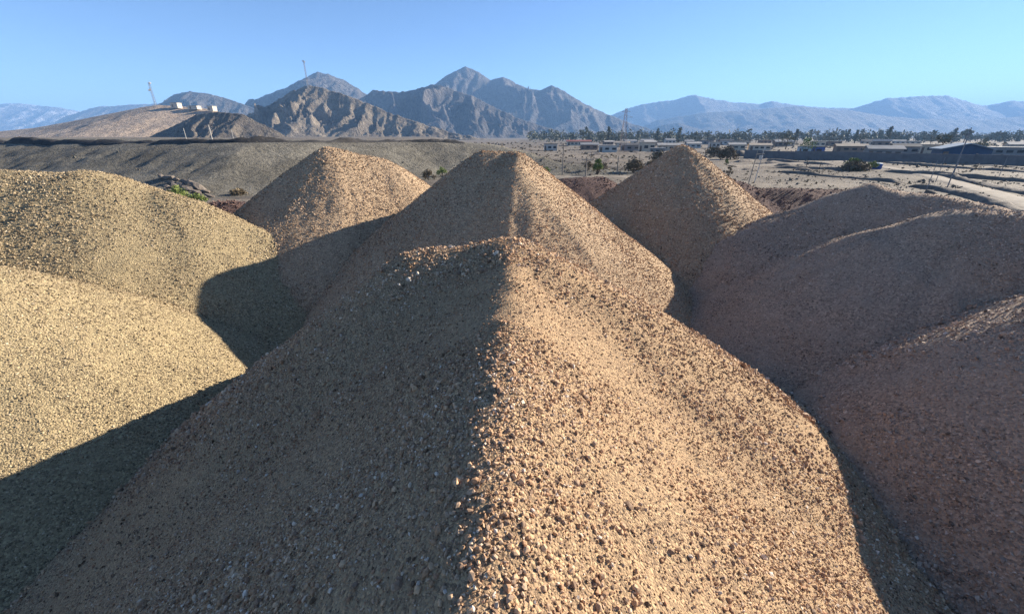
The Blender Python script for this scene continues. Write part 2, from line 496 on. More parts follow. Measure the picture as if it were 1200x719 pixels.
PILE_META = {
    'front': ('brown gravel pile in the foreground with a long sunlit ridge leading away from the viewer', 0.055),
    'mid': ('tall brown gravel pile right behind the foreground ridge, half in shade', 0.09),
    'left_back': ('orange tan gravel pile in front of the grey bank, curved shadow on its right foot', 0.10),
    'right_back': ('pointed brown gravel cone with only its right edge sunlit, in front of the town', 0.10),
    'left_mid': ('broad yellowish gravel pile with rounded top at the left edge, the farther of the two', 0.09),
    'left_near': ('yellowish gravel pile at the left edge, the nearer one, crossed by the foreground shadow', 0.08),
    'right_far': ('dark shaded gravel pile on the right with a peaked top before the dirt track', 0.09),
    'right_mid': ('dark shaded gravel pile at the right edge with a rough rounded top', 0.09),
    'right_near': ('dark gravel pile rising at the lower right edge with a thin sunlit rim', 0.08),
    'back_low': ('low dark gravel pile in the gap between the tall middle pile and the pointed cone', 0.16),
    'back_red': ('low dark reddish gravel pile behind the pointed cone\'s right foot', 0.16),
    'left_low': ('low dark gravel pile beside the shaded left foot of the orange tan pile', 0.16),
}
STONE_CFG = {  # min pixel size, min metres, cover, hull points
    'front': (1.64, 0.0142, 1.03, 11), 'mid': (1.32, 0.022, 1.0, 6), 'left_back': (1.1, 0.03, 1.0, 6), 'right_back': (1.12, 0.03, 1.0, 6),
    'left_mid': (1.12, 0.022, 1.0, 6), 'left_near': (1.2, 0.022, 1.0, 6), 'right_far': (1.15, 0.03, 0.9, 6), 'right_mid': (1.15, 0.03, 0.9, 6),
    'right_near': (1.5, 0.022, 1.0, 6), 'back_low': (1.0, 0.04, 0.35, 6), 'back_red': (1.0, 0.04, 0.35, 6), 'left_low': (1.6, 0.04, 0.7, 6)}
NEAR = []
for i in range(10):
    hv, hf = hull(15, 900 + i, 0.62 + 0.035 * i)
    for tnt in (0.2, 0.4, 0.55, 0.75):
        NEAR.append(mesh_np('stone', hv, hf, False, {'tint': np.full(len(hv), tnt)}))
        NEAR[-1].materials.append(M['st_brown'])

def build_piles():
    total = 0
    for p in PILES:
        label, res = PILE_META[p.name]
        po = obj('gravel_pile', pile_mesh(p, res), M[p.bed])
        tag(po, label, 'gravel pile', 'gravel piles in the yard')
        a, b_, c, hp = STONE_CFG[p.name]
        pos, size, tint = scatter(p, a, b_, c)
        if p.name == 'front':
            # the stones that show largest, each on its own
            r = np.linalg.norm(pos - np.array([0, 0, CZ]), axis=1)
            ppx, ppy, _ = project(pos[:, 0], pos[:, 1], pos[:, 2])
            inside = (ppx > 4) & (ppx < 1196) & (ppy < 716)
            score = np.where(inside, size / r, 0)
            top = np.argsort(-score)[:300]
            for j in top:
                me = NEAR[int(rng.integers(0, len(NEAR)))]
                so = obj('stone', me, None, po)
                so.location = pos[j]
                so.rotation_euler = tuple(rng.uniform(0, 6.28, 3))
                s = float(size[j]) * 0.98
                so.scale = (s, s * float(rng.uniform(0.8, 1.1)), s)
            k = np.ones(len(pos), bool); k[top] = False
            pos, size, tint = pos[k], size[k], tint[k]
        if p.name == 'front':
            big = size / np.linalg.norm(pos - np.array([0, 0, CZ]), axis=1) > 0.0105
            me = stones_mesh('loose_stones', pos[big], size[big], tint[big], 11 if big.sum() < 30000 else 8)
            tag(obj('loose_stones', me, M[p.stone], po), kind='stuff'); total += len(me.polygons)
            pos, size, tint, hp = pos[~big], size[~big], tint[~big], 6
        me = stones_mesh('loose_stones', pos, size, tint, hp)
        total += len(me.polygons)
        tag(obj('loose_stones', me, M[p.stone], po), kind='stuff')
        print('PILE', p.name, len(pos), len(me.polygons), len(po.data.polygons))
    print('STONE TRIS', total)

# ------------------------------------------------------------------ ground, bank, terrace
TOE = np.array([(-400, 150), (-110, 62), (-60, 47), (-30, 38), (-18, 46), (-9, 62), (0, 64), (10, 62), (18, 61), (12, 78), (0, 110), (-60, 420), (-200, 1200)], float)
TOE_H = np.array([4.3, 4.3, 4.3, 4.3, 4.3, 4.2, 3.7, 2.6, 0.8, 2.0, 3.6, 4.2, 4.2])

def bank_sd(x, y):
    """distance inside the bank (positive) from its toe line, and the bank's height there"""
    best = np.full(np.shape(x), 1e9); hh = np.zeros(np.shape(x)); inside = np.zeros(np.shape(x), bool)
    for i in range(len(TOE) - 1):
        a, b_ = TOE[i], TOE[i + 1]; d = b_ - a
        t = np.clip(((x - a[0]) * d[0] + (y - a[1]) * d[1]) / (d @ d), 0, 1)
        dist = np.hypot(x - a[0] - t * d[0], y - a[1] - t * d[1])
        k = dist < best
        best = np.where(k, dist, best); hh = np.where(k, TOE_H[i] + t * (TOE_H[i + 1] - TOE_H[i]), hh)
    poly = np.concatenate([TOE, [(-6000, 1200), (-6000, 150)]])
    n = len(poly); j = n - 1
    for i in range(n):
        xi, yi = poly[i]; xj, yj = poly[j]
        if yi != yj:
            c = ((yi > y) != (yj > y)) & (x < (xj - xi) * (y - yi) / (yj - yi) + xi)
            inside ^= c
        j = i
    return np.where(inside, best, -best), hh

def bank_h(x, y, detail=True):
    sd, hh = bank_sd(x, y)
    if detail:
        sd = sd + 1.1 * (fbm(x * 0.16, y * 0.16, 301, 4, 0.6) - 0.5) * 2
        g = ridged(x * 0.28 + 0.4 * fbm(x * 0.2, y * 0.2, 5, 2), y * 0.16, 311, 3)
    prof = sstep(-1.5, 15.5, sd) * 0.55 + 0.45 * np.clip(sd / 14.0, 0, 1)
    z = hh * prof
    if detail:
        mid = np.clip(prof * (1 - prof) * 4, 0, 1)
        z = z + (0.22 * (g - 0.5) + 0.34 * (ridged(x * 0.8 + 0.3 * g, y * 0.45, 313, 3) - 0.5) + 0.40 * (fbm(x * 0.9, y * 0.9, 317, 4) - 0.5)) * mid
        z = z + 0.10 * (fbm(x * 0.6, y * 0.6, 319, 3) - 0.5)
    return z

def grid_mesh(name, X, Y, Z, smooth=True, keep=None):
    ny, nx = X.shape
    idx = np.arange(nx * ny).reshape(ny, nx)
    f = np.stack([idx[:-1, :-1], idx[:-1, 1:], idx[1:, 1:], idx[1:, :-1]], -1).reshape(-1, 4)
    v = np.stack([X.ravel(), Y.ravel(), Z.ravel()], -1)
    if keep is not None:
        kf = keep.ravel()[f].any(1); f = f[kf]
        used = np.unique(f); rm = np.full(len(v), -1); rm[used] = np.arange(len(used)); v = v[used]; f = rm[f]
    return mesh_np(name, v, f, smooth)

def build_ground():
    u = np.linspace(-1, 1, 221)
    ax = np.sign(u) * (np.exp(np.abs(u) * 6.2) - 1) * 16.3
    X, Y = np.meshgrid(ax, ax + 30)
    Z = bank_h(X, Y, False)
    sd, hh = bank_sd(X, Y)
    relief = 0.22 * (fbm(X * 0.07, Y * 0.16, 401, 4) - 0.5) + 0.05 * (fbm(X * 0.8, Y * 0.8, 405, 2) - 0.5)
    Z = Z + relief * sstep(14, 26, np.hypot(X, Y))
    inpatch = (X > -138) & (X < 24) & (Y > 34) & (Y < 138)
    nearb = inpatch & (sd > -3)
    Z = np.where(nearb, Z - 0.9, Z)
    tag(obj('ground', grid_mesh('ground', X, Y, Z), M['ground']), kind='structure')
    xs = np.linspace(-140, 26, 250); ys = np.linspace(32, 140, 165)
    X, Y = np.meshgrid(xs, ys)
    sd, _ = bank_sd(X, Y)
    Z = bank_h(X, Y, True) - 0.05
    Z = np.where(sd < -2.6, Z - 0.3 * (-2.6 - sd), Z)
    tag(obj('embankment', grid_mesh('embankment', X, Y, Z, True, sd > -4.5), M['bank']), kind='structure')

def strip(name, pts, half, hgt, m, seed, kind='structure', base=None, step=0.6, across=9, rough=0.5):
    """a lumpy low ridge of earth along a line"""
    pts = np.array(pts, float)
    seg = np.hypot(*np.diff(pts, axis=0).T); s = np.concatenate([[0], np.cumsum(seg)])
    n = max(8, int(s[-1] / step)); t = np.linspace(0, s[-1], n)
    cx = np.interp(t, s, pts[:, 0]); cy = np.interp(t, s, pts[:, 1])
    cx = np.convolve(np.pad(cx, 4, 'edge'), np.ones(9) / 9, 'valid'); cy = np.convolve(np.pad(cy, 4, 'edge'), np.ones(9) / 9, 'valid')
    tx, ty = np.gradient(cx), np.gradient(cy); L = np.hypot(tx, ty) + 1e-9
    nxv, nyv = -ty / L, tx / L
    a = np.linspace(-1, 1, across)
    wdt = half * (0.75 + 0.5 * fbm(t * 0.15, t * 0 + seed, seed, 2))
    X = cx[:, None] + nxv[:, None] * a[None] * wdt[:, None]; Y = cy[:, None] + nyv[:, None] * a[None] * wdt[:, None]
    endf = np.clip(np.minimum(t, s[-1] - t) / (3 * half), 0, 1) ** 0.7
    hh = hgt * (1 - rough + 2 * rough * fbm(t * 0.25, t * 0 + 3, seed + 2, 3)) * endf
    Z = hh[:, None] * (1 - a[None] ** 2) - 0.03
    Z = Z + 0.8 * hgt * (fbm(X * 1.3, Y * 1.3, seed + 4, 4, 0.65) - 0.5) * (1 - a[None] ** 4)
    g0 = base(X, Y) if base is not None else 0.0
    Z = Z + g0 - 0.10 * (np.abs(a[None]) > 0.99)
    o = obj(name, grid_mesh(name, X, Y, Z), m)
    if kind: o['kind'] = kind
    return o

# ------------------------------------------------------------------ mountains
def rock_mat(name, a, b_, c, scale, snow=None):
    m, nt, b = new_mat(name)
    v = coords(nt)
    n1 = tex_noise(nt, scale, 8, 0.65, v)
    r1 = ramp(nt, [(0.34, a), (0.5, b_), (0.68, c)])
    nt.links.new(n1.outputs['Fac'], r1.inputs[0])
    n2 = tex_noise(nt, scale * 7, 8, 0.7, v)
    r2 = ramp(nt, [(0.3, (0.6, 0.6, 0.6)), (0.7, (1.3, 1.3, 1.3))])
    nt.links.new(n2.outputs['Fac'], r2.inputs[0])
    cc = mix_col(nt, 1.0, r1.outputs[0], r2.outputs[0], 'MULTIPLY')
    if snow is not None:
        n3 = tex_noise(nt, scale * 2.2, 6, 0.6, v)
        r3 = ramp(nt, [(snow, (0, 0, 0)), (snow + 0.06, (1, 1, 1))])
        nt.links.new(n3.outputs['Fac'], r3.inputs[0])
        cc = mix_col(nt, r3.outputs[0], cc, (0.50, 0.48, 0.47))
    nt.links.new(cc, b.inputs['Base Color'])
    bump(nt, b, n2.outputs['Fac'], 0.7, 0.35 / scale)
    return m
M['rock_main'] = rock_mat('rock_main', (0.068, 0.060, 0.056), (0.11, 0.098, 0.09), (0.19, 0.165, 0.148), 0.012)
M['rock_near'] = rock_mat('rock_near', (0.12, 0.10, 0.08), (0.22, 0.182, 0.138), (0.32, 0.265, 0.20), 0.045)
M['rock_brown'] = rock_mat('rock_brown', (0.33, 0.245, 0.175), (0.39, 0.30, 0.22), (0.45, 0.36, 0.27), 0.03)
M['rock_dark'] = rock_mat('rock_dark', (0.09, 0.078, 0.066), (0.135, 0.115, 0.095), (0.23, 0.19, 0.145), 0.05)
M['rock_far'] = rock_mat('rock_far', (0.155, 0.14, 0.13), (0.185, 0.168, 0.155), (0.22, 0.20, 0.185), 0.004)
M['rock_snow'] = rock_mat('rock_snow', (0.13, 0.12, 0.12), (0.18, 0.17, 0.165), (0.26, 0.24, 0.225), 0.004, 0.50)

def mountain(name, prof, D, m, seed, steep=0.5, spur=0.30, lam=None, rough=0.02, skew=0.35, base_z=-2.0, nx=170, ny=54, yslant=0.0):
    P = np.array([at(px, py, D) for px, py in prof])
    Xp, Hp = P[:, 0], P[:, 2]
    span = Xp[-1] - Xp[0]
    hmax = Hp.max()
    lam = lam or hmax * 0.55
    X1 = np.linspace(Xp[0], Xp[-1], nx)
    Wf = hmax / steep; Wb = Wf * 0.8
    q1 = np.concatenate([np.linspace(-1, 0, ny // 4, endpoint=False), np.linspace(0, 1, ny) ** 1.15])   # negative behind the crest
    X, Q = np.meshgrid(X1, q1)
    Yr = D + yslant * (X - X1.mean()) + 0.25 * Wf * (fbm(X / (lam * 3), X * 0 + seed, seed + 1, 3) - 0.5) * 0
    Y = Yr - np.where(Q >= 0, Q * Wf, Q * Wb)
    q = np.abs(Q)
    wob = fbm(X / lam, Y / lam, seed + 3, 3) - 0.5
    Xl = X + lam * (wob * 1.3 - skew * 0.0) * np.clip(q * 2.5, 0, 1) + skew * q * lam
    H = np.interp(Xl, Xp, Hp)
    # at the crest the outline itself, with a little roughness
    H = H + hmax * rough * (fbm(Xl / (lam * 0.12), q * 1.5, seed + 5, 4) - 0.5) * 2
    wloc = np.clip(H / hmax, 0.12, 1)              # low hills are also narrow
    qq = q / wloc
    fall = np.clip(1 - qq, 0, 1)
    z = H * (0.35 * fall + 0.65 * fall ** 1.55)
    sp = ridged(Xl / lam + 0.35 * wob, qq * 0.55 + seed, seed + 7, 5, 0.55)
    sp2 = ridged(Xl / (lam * 0.33) + 0.6 * wob, qq * 1.1 + seed, seed + 17, 4, 0.55)
    env = np.clip(qq * 3.2, 0, 1) * np.clip((1 - qq) * 2.2, 0, 1)
    sp3 = ridged(Xl / (lam * 0.13) + 0.8 * wob, qq * 2.6 + seed, seed + 27, 3, 0.6)
    z = z + H * spur * ((sp - 0.42) * 1.2 + 0.55 * (sp2 - 0.42) + 0.20 * (sp3 - 0.42)) * env
    edge = sstep(0, 0.04, (X - X1[0]) / span) * sstep(0, 0.04, (X1[-1] - X) / span)
    z = np.where(fall > 0, z, -1.0)
    z = base_z + (z - base_z) * 1.0
    o = obj(name, grid_mesh(name, X, Y, z, True), m)
    tag(o, kind='structure')
    return o

def build_mountains():
    # far ranges
    mountain('far_range', [(690, 160), (712, 137), (735, 127), (760, 121), (790, 117), (812, 111), (835, 116), (860, 120), (890, 122), (905, 119), (930, 123), (960, 126), (1010, 127), (1060, 140), (1120, 160)], 4200, M['rock_far'], 21, 0.42, 0.14)
    mountain('far_range', [(930, 160), (985, 131), (1010, 124), (1040, 115), (1075, 113), (1110, 112), (1140, 121), (1155, 124), (1185, 118), (1230, 121), (1290, 113), (1370, 128), (1450, 160)], 4050, M['rock_far'], 23, 0.42, 0.14)
    mountain('far_range', [(720, 163), (770, 141), (820, 133), (860, 130), (900, 127), (935, 125), (965, 128), (1000, 130), (1030, 135), (1070, 139), (1110, 140), (1150, 141), (1200, 136), (1260, 128), (1340, 140), (1430, 163)], 3200, M['rock_far'], 25, 0.40, 0.14)
    mountain('snowy_range', [(-190, 160), (-120, 122), (-60, 126), (0, 122), (20, 121), (45, 124), (70, 126), (95, 131), (120, 124), (160, 130), (215, 135), (260, 160)], 4000, M['rock_snow'], 27, 0.45, 0.35)
    mountain('far_range', [(40, 158), (75, 137), (110, 126), (150, 123), (200, 121), (250, 130), (300, 158)], 3000, M['rock_far'], 29, 0.42, 0.14)
    # the big massif ahead
    mountain('mountain', [(400, 163), (440, 140), (480, 112), (510, 99), (525, 87), (545, 78), (562, 85), (575, 94), (590, 91), (600, 95), (615, 103), (632, 106), (647, 100), (662, 107), (680, 119), (705, 131), (735, 143), (770, 154), (800, 162)], 2050, M['rock_main'], 31, 0.68, 0.50, rough=0.014, nx=240, ny=80)
    mountain('mountain', [(250, 163), (285, 124), (310, 112), (335, 103), (352, 94), (372, 84), (388, 88), (402, 93), (418, 103), (432, 112), (470, 140), (500, 163)], 1750, M['rock_main'], 33, 0.66, 0.46, rough=0.014)
    mountain('mountain', [(150, 160), (185, 124), (203, 111), (222, 107), (245, 110), (268, 116), (300, 128), (335, 160)], 1500, M['rock_main'], 35, 0.62, 0.42, rough=0.012)
    mountain('mountain', [(380, 163), (420, 117), (437, 106), (455, 107), (470, 108), (490, 104), (506, 99), (520, 101), (535, 107), (555, 113), (580, 126), (610, 140), (650, 152), (690, 163)], 1300, M['rock_main'], 37, 0.72, 0.55, rough=0.018, nx=240, ny=80)
    mountain('low_hill', [(735, 163), (755, 155), (775, 147), (795, 144), (815, 150), (840, 158), (870, 163)], 2600, M['rock_main'], 39, 0.4, 0.25)
    mountain('low_hill', [(1035, 166), (1070, 163), (1095, 158), (1120, 157), (1150, 161), (1200, 162), (1270, 160), (1350, 166)], 900, M['rock_brown'], 41, 0.35, 0.15)
    # hills nearer by
    mountain('rocky_hill', [(215, 165), (262, 146), (290, 135), (318, 122), (340, 108), (356, 101), (372, 101), (395, 108), (410, 113), (432, 122), (455, 132), (480, 140), (510, 150), (540, 158), (580, 165)], 620, M['rock_near'], 43, 0.72, 0.52, rough=0.03, nx=240, ny=80)
    mountain('brown_hill', [(-260, 163), (-150, 152), (-60, 156), (0, 154), (40, 150), (85, 142), (130, 133), (165, 126), (185, 123), (215, 125), (245, 128), (290, 140), (340, 163)], 430, M['rock_brown'], 45, 0.27, 0.05, rough=0.004)
    mountain('dark_hill', [(140, 166), (175, 160), (205, 147), (230, 134), (255, 131), (285, 134), (300, 142), (325, 154), (345, 166)], 300, M['rock_dark'], 47, 0.6, 0.2, rough=0.02)

build_piles()
build_ground()
build_mountains()

# ------------------------------------------------------------------ tracks and berms of the plain
def gz(x, y):
    """height of the ground sheet or of the bank at a spot"""
    x = np.asarray(x, float); y = np.asarray(y, float)
    x = np.atleast_1d(x); y = np.atleast_1d(y)
    sd, _ = bank_sd(x, y)
    relief = 0.22 * (fbm(x * 0.07, y * 0.16, 401, 4) - 0.5) + 0.05 * (fbm(x * 0.8, y * 0.8, 405, 2) - 0.5)
    a = bank_h(x, y, False) + relief * sstep(14, 26, np.hypot(x, y))
    inp = (x > -138) & (x < 24) & (y > 34) & (y < 138) & (sd > -2.6)
    return np.where(inp, bank_h(x, y, True) - 0.05, a)

def g1(x, y): return float(gz(x, y)[0])

def track(name, pts, half, m):
    pts = np.array(pts, float)
    seg = np.hypot(*np.diff(pts, axis=0).T); s = np.concatenate([[0], np.cumsum(seg)])
    t = np.linspace(0, s[-1], int(s[-1] / 0.9))
    cx = np.interp(t, s, pts[:, 0]); cy = np.interp(t, s, pts[:, 1])
    pad = 8
    cx = np.convolve(np.pad(cx, pad, 'edge'), np.ones(2 * pad + 1) / (2 * pad + 1), 'valid'); cy = np.convolve(np.pad(cy, pad, 'edge'), np.ones(2 * pad + 1) / (2 * pad + 1), 'valid')
    tx, ty = np.gradient(cx), np.gradient(cy); L = np.hypot(tx, ty) + 1e-9
    a = np.linspace(-1, 1, 9)
    wob = half * (1 + 0.18 * (fbm(t * 0.2, t * 0, 71, 3) - 0.5))
    X = cx[:, None] - ty[:, None] / L[:, None] * a * wob[:, None]; Y = cy[:, None] + tx[:, None] / L[:, None] * a * wob[:, None]
    Z = gz(X.ravel(), Y.ravel()).reshape(X.shape) + 0.14 - 0.17 * a[None] ** 6
    tag(obj(name, grid_mesh(name, X, Y, Z), m), kind='structure')

def build_tracks():
    G = lambda *pp: [on_ground(px, py)[:2] for px, py in pp]
    track('dirt_track', G((1012, 193), (1040, 196.5), (1075, 203), (1110, 212), (1150, 223), (1195, 237), (1260, 262)), 1.25, M['road'])
    track('dirt_track', G((850, 196), (900, 193), (950, 190.5), (1020, 188.6), (1100, 191.5), (1200, 196.5), (1280, 201)), 1.1, M['road'])
    track('dirt_track', G((560, 212), (620, 207.5), (680, 208.5), (730, 209.5), (790, 206), (850, 202)), 1.5, M['road'])
    berms = [
        (G((1030, 200), (1080, 204.5), (1130, 208), (1200, 213), (1270, 219)), 0.8, 0.42),
        (G((1060, 217), (1100, 222), (1150, 235), (1200, 252)), 0.7, 0.40),
        (G((1065, 201), (1110, 207.5), (1150, 215.5), (1200, 227), (1260, 240)), 0.7, 0.40),
        (G((905, 201), (940, 204), (985, 208), (1030, 212), (1065, 216)), 0.7, 0.32),
        (G((868, 199), (905, 196.5), (960, 198), (1000, 199.5), (1030, 199.5)), 0.8, 0.35),
        (G((860, 190), (900, 188), (945, 191.5), (985, 193)), 0.9, 0.45),
        (G((1035, 190.8), (1100, 195.5), (1160, 199), (1230, 204)), 0.8, 0.35),
        (G((700, 190), (735, 188), (775, 186.5), (830, 184)), 1.0, 0.5),
        (G((690, 182), (760, 180), (850, 179)), 1.2, 0.6),
    ]
    for i, (p, hw, h) in enumerate(berms):
        strip('earth_berm', p, hw, h, M['berm'], 500 + 7 * i, base=lambda X, Y: gz(X.ravel(), Y.ravel()).reshape(X.shape))
    # the dark windrow along the rim of the bank
    rim = [(-330, 146), (-114, 78), (-66, 63), (-35, 55), (-29, 58), (-19, 74), (-8, 77.5)]
    strip('rim_windrow', rim, 1.3, 0.5, M['rim_tone'], 620, base=lambda X, Y: gz(X.ravel(), Y.ravel()).reshape(X.shape) - 0.05, step=0.4, rough=0.85)
    for i, (px, py, w_, h_) in enumerate([(918, 196, 1.1, 0.9), (905, 192, 1.6, 0.7), (868, 183, 3.0, 1.6), (940, 199, 1.0, 0.4), (1003, 184, 2.4, 1.1), (960, 186, 2.5, 1.0)]):
        c = on_ground(px, py)
        strip('earth_berm', [(c[0] - 2.4 * w_, c[1]), (c[0], c[1] + 0.3), (c[0] + 2.4 * w_, c[1] - 0.2)], w_, h_, M['berm'], 700 + 5 * i, base=lambda X, Y: gz(X.ravel(), Y.ravel()).reshape(X.shape))
build_tracks()

# ------------------------------------------------------------------ vegetation
def leaf_mat(name, a, b_):
    m, nt, b = new_mat(name)
    g = nt.nodes.new('ShaderNodeAttribute'); g.attribute_name = 'tint'
    r = ramp(nt, [(0.0, a), (1.0, b_)])
    nt.links.new(g.outputs['Fac'], r.inputs[0]); nt.links.new(r.outputs[0], b.inputs['Base Color'])
    b.inputs['Roughness'].default_value = 0.8
    return m
M['leaf_dark'] = leaf_mat('leaf_dark', (0.11, 0.118, 0.082), (0.21, 0.207, 0.145))
M['leaf_green'] = leaf_mat('leaf_green', (0.10, 0.14, 0.035), (0.22, 0.26, 0.07))
M['leaf_dry'] = leaf_mat('leaf_dry', (0.10, 0.075, 0.045), (0.22, 0.17, 0.10))
M['bark'] = plain('bark', (0.10, 0.075, 0.055), 0.9, 0.3, 8)
M['wood'] = plain('weathered_wood', (0.30, 0.25, 0.20), 0.85, 0.25, 10)
M['wood_pale'] = plain('pale_wood', (0.55, 0.51, 0.45), 0.8, 0.2, 10)
M['metal'] = plain('galvanised', (0.20, 0.20, 0.21), 0.5, 0.15, 6, 0.6)
M['rust'] = plain('red_lead_paint', (0.27, 0.19, 0.17), 0.7, 0.25, 5)

def leaves(centres, radii, per, leaf, squash=1.0):
    V, T = [], []
    for c, r in zip(centres, radii):
        n = per
        d = rng.normal(size=(n, 3)); d /= np.linalg.norm(d, axis=1)[:, None]
        rad = r * rng.random(n) ** 0.4
        p = np.array(c) + d * rad[:, None] * np.array([1, 1, squash])
        a = rng.normal(size=(n, 3)); a /= np.linalg.norm(a, axis=1)[:, None]
        b_ = np.cross(a, rng.normal(size=(n, 3))); b_ /= np.linalg.norm(b_, axis=1)[:, None]
        s = leaf * rng.uniform(0.6, 1.4, n)[:, None]
        q = np.stack([p - a * s, p + b_ * s * 0.55, p + a * s, p - b_ * s * 0.55], 1)
        V.append(q.reshape(-1, 3)); T.append(np.repeat(rng.random(n), 4))
    V = np.concatenate(V)
    return V, np.arange(len(V)).reshape(-1, 4), np.concatenate(T)

def tree_meshes(h, wd, kind, seed):
    """trunk with limbs, and a crown of leaf clumps"""
    r = random.Random(seed)
    mb = MB()
    mb.bar((0, 0, -0.3), (0.02 * h, 0, 0.55 * h), 0.035 * h, 0.016 * h, 7)
    cs, rs = [], []
    nb = 9 if kind == 'round' else 11
    for i in range(nb):
        a = i * 2.4 + r.uniform(-.4, .4)
        if kind == 'round':
            zz = h * r.uniform(0.38, 0.86); rr = wd * r.uniform(0.18, 0.42)
        elif kind == 'tall':
            zz = h * (0.22 + 0.72 * i / nb); rr = wd * 0.35 * (1 - 0.6 * i / nb) * r.uniform(0.5, 1)
        else:
            zz = h * r.uniform(0.62, 0.92); rr = wd * r.uniform(0.25, 0.5)
        e = (rr * math.cos(a), rr * math.sin(a), zz)
        mb.bar((0.01 * h, 0, max(0.2 * h, zz - 0.25 * h) if zz < 0.6 * h else 0.5 * h), e, 0.012 * h, 0.004 * h, 5)
        cs.append(e); rs.append(wd * r.uniform(0.17, 0.27) * (1.0 if kind != 'tall' else 1.15))
    cs.append((0.02 * h, 0, h * 0.9)); rs.append(wd * 0.2)
    V, Fc, T = leaves(cs, rs, 34, 0.05 * h, 0.85 if kind != 'tall' else 1.5)
    return mb.done('trunk'), mesh_np('crown', V, Fc, False, {'tint': T})

PROTO = [(tree_meshes(9, 7, 'round', 1), 'leaf_dark'), (tree_meshes(8, 6.5, 'round', 2), 'leaf_dark'), (tree_meshes(12, 4.2, 'tall', 3), 'leaf_dark'),
         (tree_meshes(11, 6, 'top', 4), 'leaf_dark'), (tree_meshes(6, 6, 'round', 5), 'leaf_green')]
for (tr, cr), lm in PROTO:
    tr.materials.append(M['bark']); cr.materials.append(M[lm])

def zone(px):
    for lim, t in ((729, 'left of the pylon'), (800, 'between the pylon and the pointed cone'), (930, 'between the pointed cone and the cabins'), (1085, 'between the cabins and the blue shed')):
        if px < lim: return t
    return 'right of the blue shed'
ORD = ['first', 'second', 'third', 'fourth', 'fifth', 'sixth', 'seventh', 'eighth', 'ninth', 'tenth', 'eleventh', 'twelfth', 'thirteenth']
SEEN = {}
def nth(kind, px):
    k = (kind, zone(px)); SEEN[k] = SEEN.get(k, 0) + 1
    return '%s %s from the left %s' % (ORD[SEEN[k] - 1], kind, zone(px))

def tree(x, y, k, s, label, group):
    o = empty('tree', (x, y, g1(x, y)), label, 'tree', group, random.uniform(0, 6.28))
    o.scale = (s, s, s)
    (tr, cr), _ = PROTO[k]
    obj('trunk', tr, None, o); obj('crown', cr, None, o)
    return o

def build_trees():
    # trees that stand out from the line beyond the town
    r = random.Random(12)
    for i in range(64):
        px = 648 + i * 9.1 + r.uniform(-4, 4)
        if px > 1215: break
        D = r.uniform(270, 430)
        p = at(px, 160, D)
        k = r.choice([0, 1, 2, 2, 3, 0])
        tree(p[0], D, k, r.uniform(0.5, 0.95), nth(['round line tree', 'round line tree', 'slender line tree', 'high-crowned line tree'][k], px), 'trees in the line beyond the town')
    # a far wood that reads as one mass
    cs, rs = [], []
    for i in range(760):
        D = r.uniform(330, 760); px = r.uniform(620, 1330)
        p = at(px, 160, D); hh = r.uniform(4, 9.5) * (1.15 if r.random() < .2 else 1)
        for j in range(3):
            cs.append((p[0] + r.uniform(-2.5, 2.5), D + r.uniform(-2, 2), hh * (0.35 + 0.28 * j))); rs.append(r.uniform(1.6, 3.0))
    V, Fc, T = leaves(cs, rs, 16, 0.95)
    tag(obj('distant_wood', mesh_np('distant_wood', V, Fc, False, {'tint': T}), M['leaf_dark']), 'grey green belt of woodland beyond the town', 'woodland', kind='stuff')
    # trees with places of their own
    p = at(1108, 160, 132); tree(p[0], 132, 3, 0.52, 'dark ragged tree rising behind the blue shed', None)
    p = at(1157, 160, 125); tree(p[0], 125, 0, 0.50, 'wide bushy tree to the right of the blue shed', None)
    p = on_ground(965, 182); tree(p[0], p[1] + 8, 4, 0.75, 'green tree to the right of the grey and blue cabins', None)
    p = on_ground(1040, 183); tree(p[0] + 10, p[1] + 60, 1, 0.8, 'dark round tree behind the low houses near the blue shed', None)

def shrub(name, x, y, w_, h_, leafm, label, n=10, per=40, group=None, seed=0, zoff=0.0):
    r = random.Random(seed + int(x * 13))
    o = empty(name, (x, y, g1(x, y) + zoff), label, 'bush', group)
    mb = MB(); cs, rs = [], []
    for i in range(n):
        a = i * 2.4 + r.uniform(-.5, .5); q = (i + 0.5) / n
        e = (w_ * 0.36 * math.sqrt(q) * math.cos(a), w_ * 0.36 * math.sqrt(q) * math.sin(a), h_ * (0.78 - 0.5 * q + r.uniform(-.08, .12)))
        mb.bar((0, 0, -0.1), e, 0.02 * h_, 0.008 * h_, 5)
        cs.append(e); rs.append(w_ * r.uniform(0.13, 0.2))
    mb.build('stem', M['bark'], o)
    V, Fc, T = leaves(cs, rs, per * 2, 0.04 * max(w_, h_))
    obj('foliage', mesh_np('foliage', V, Fc, False, {'tint': T}), M[leafm], o)
    return o

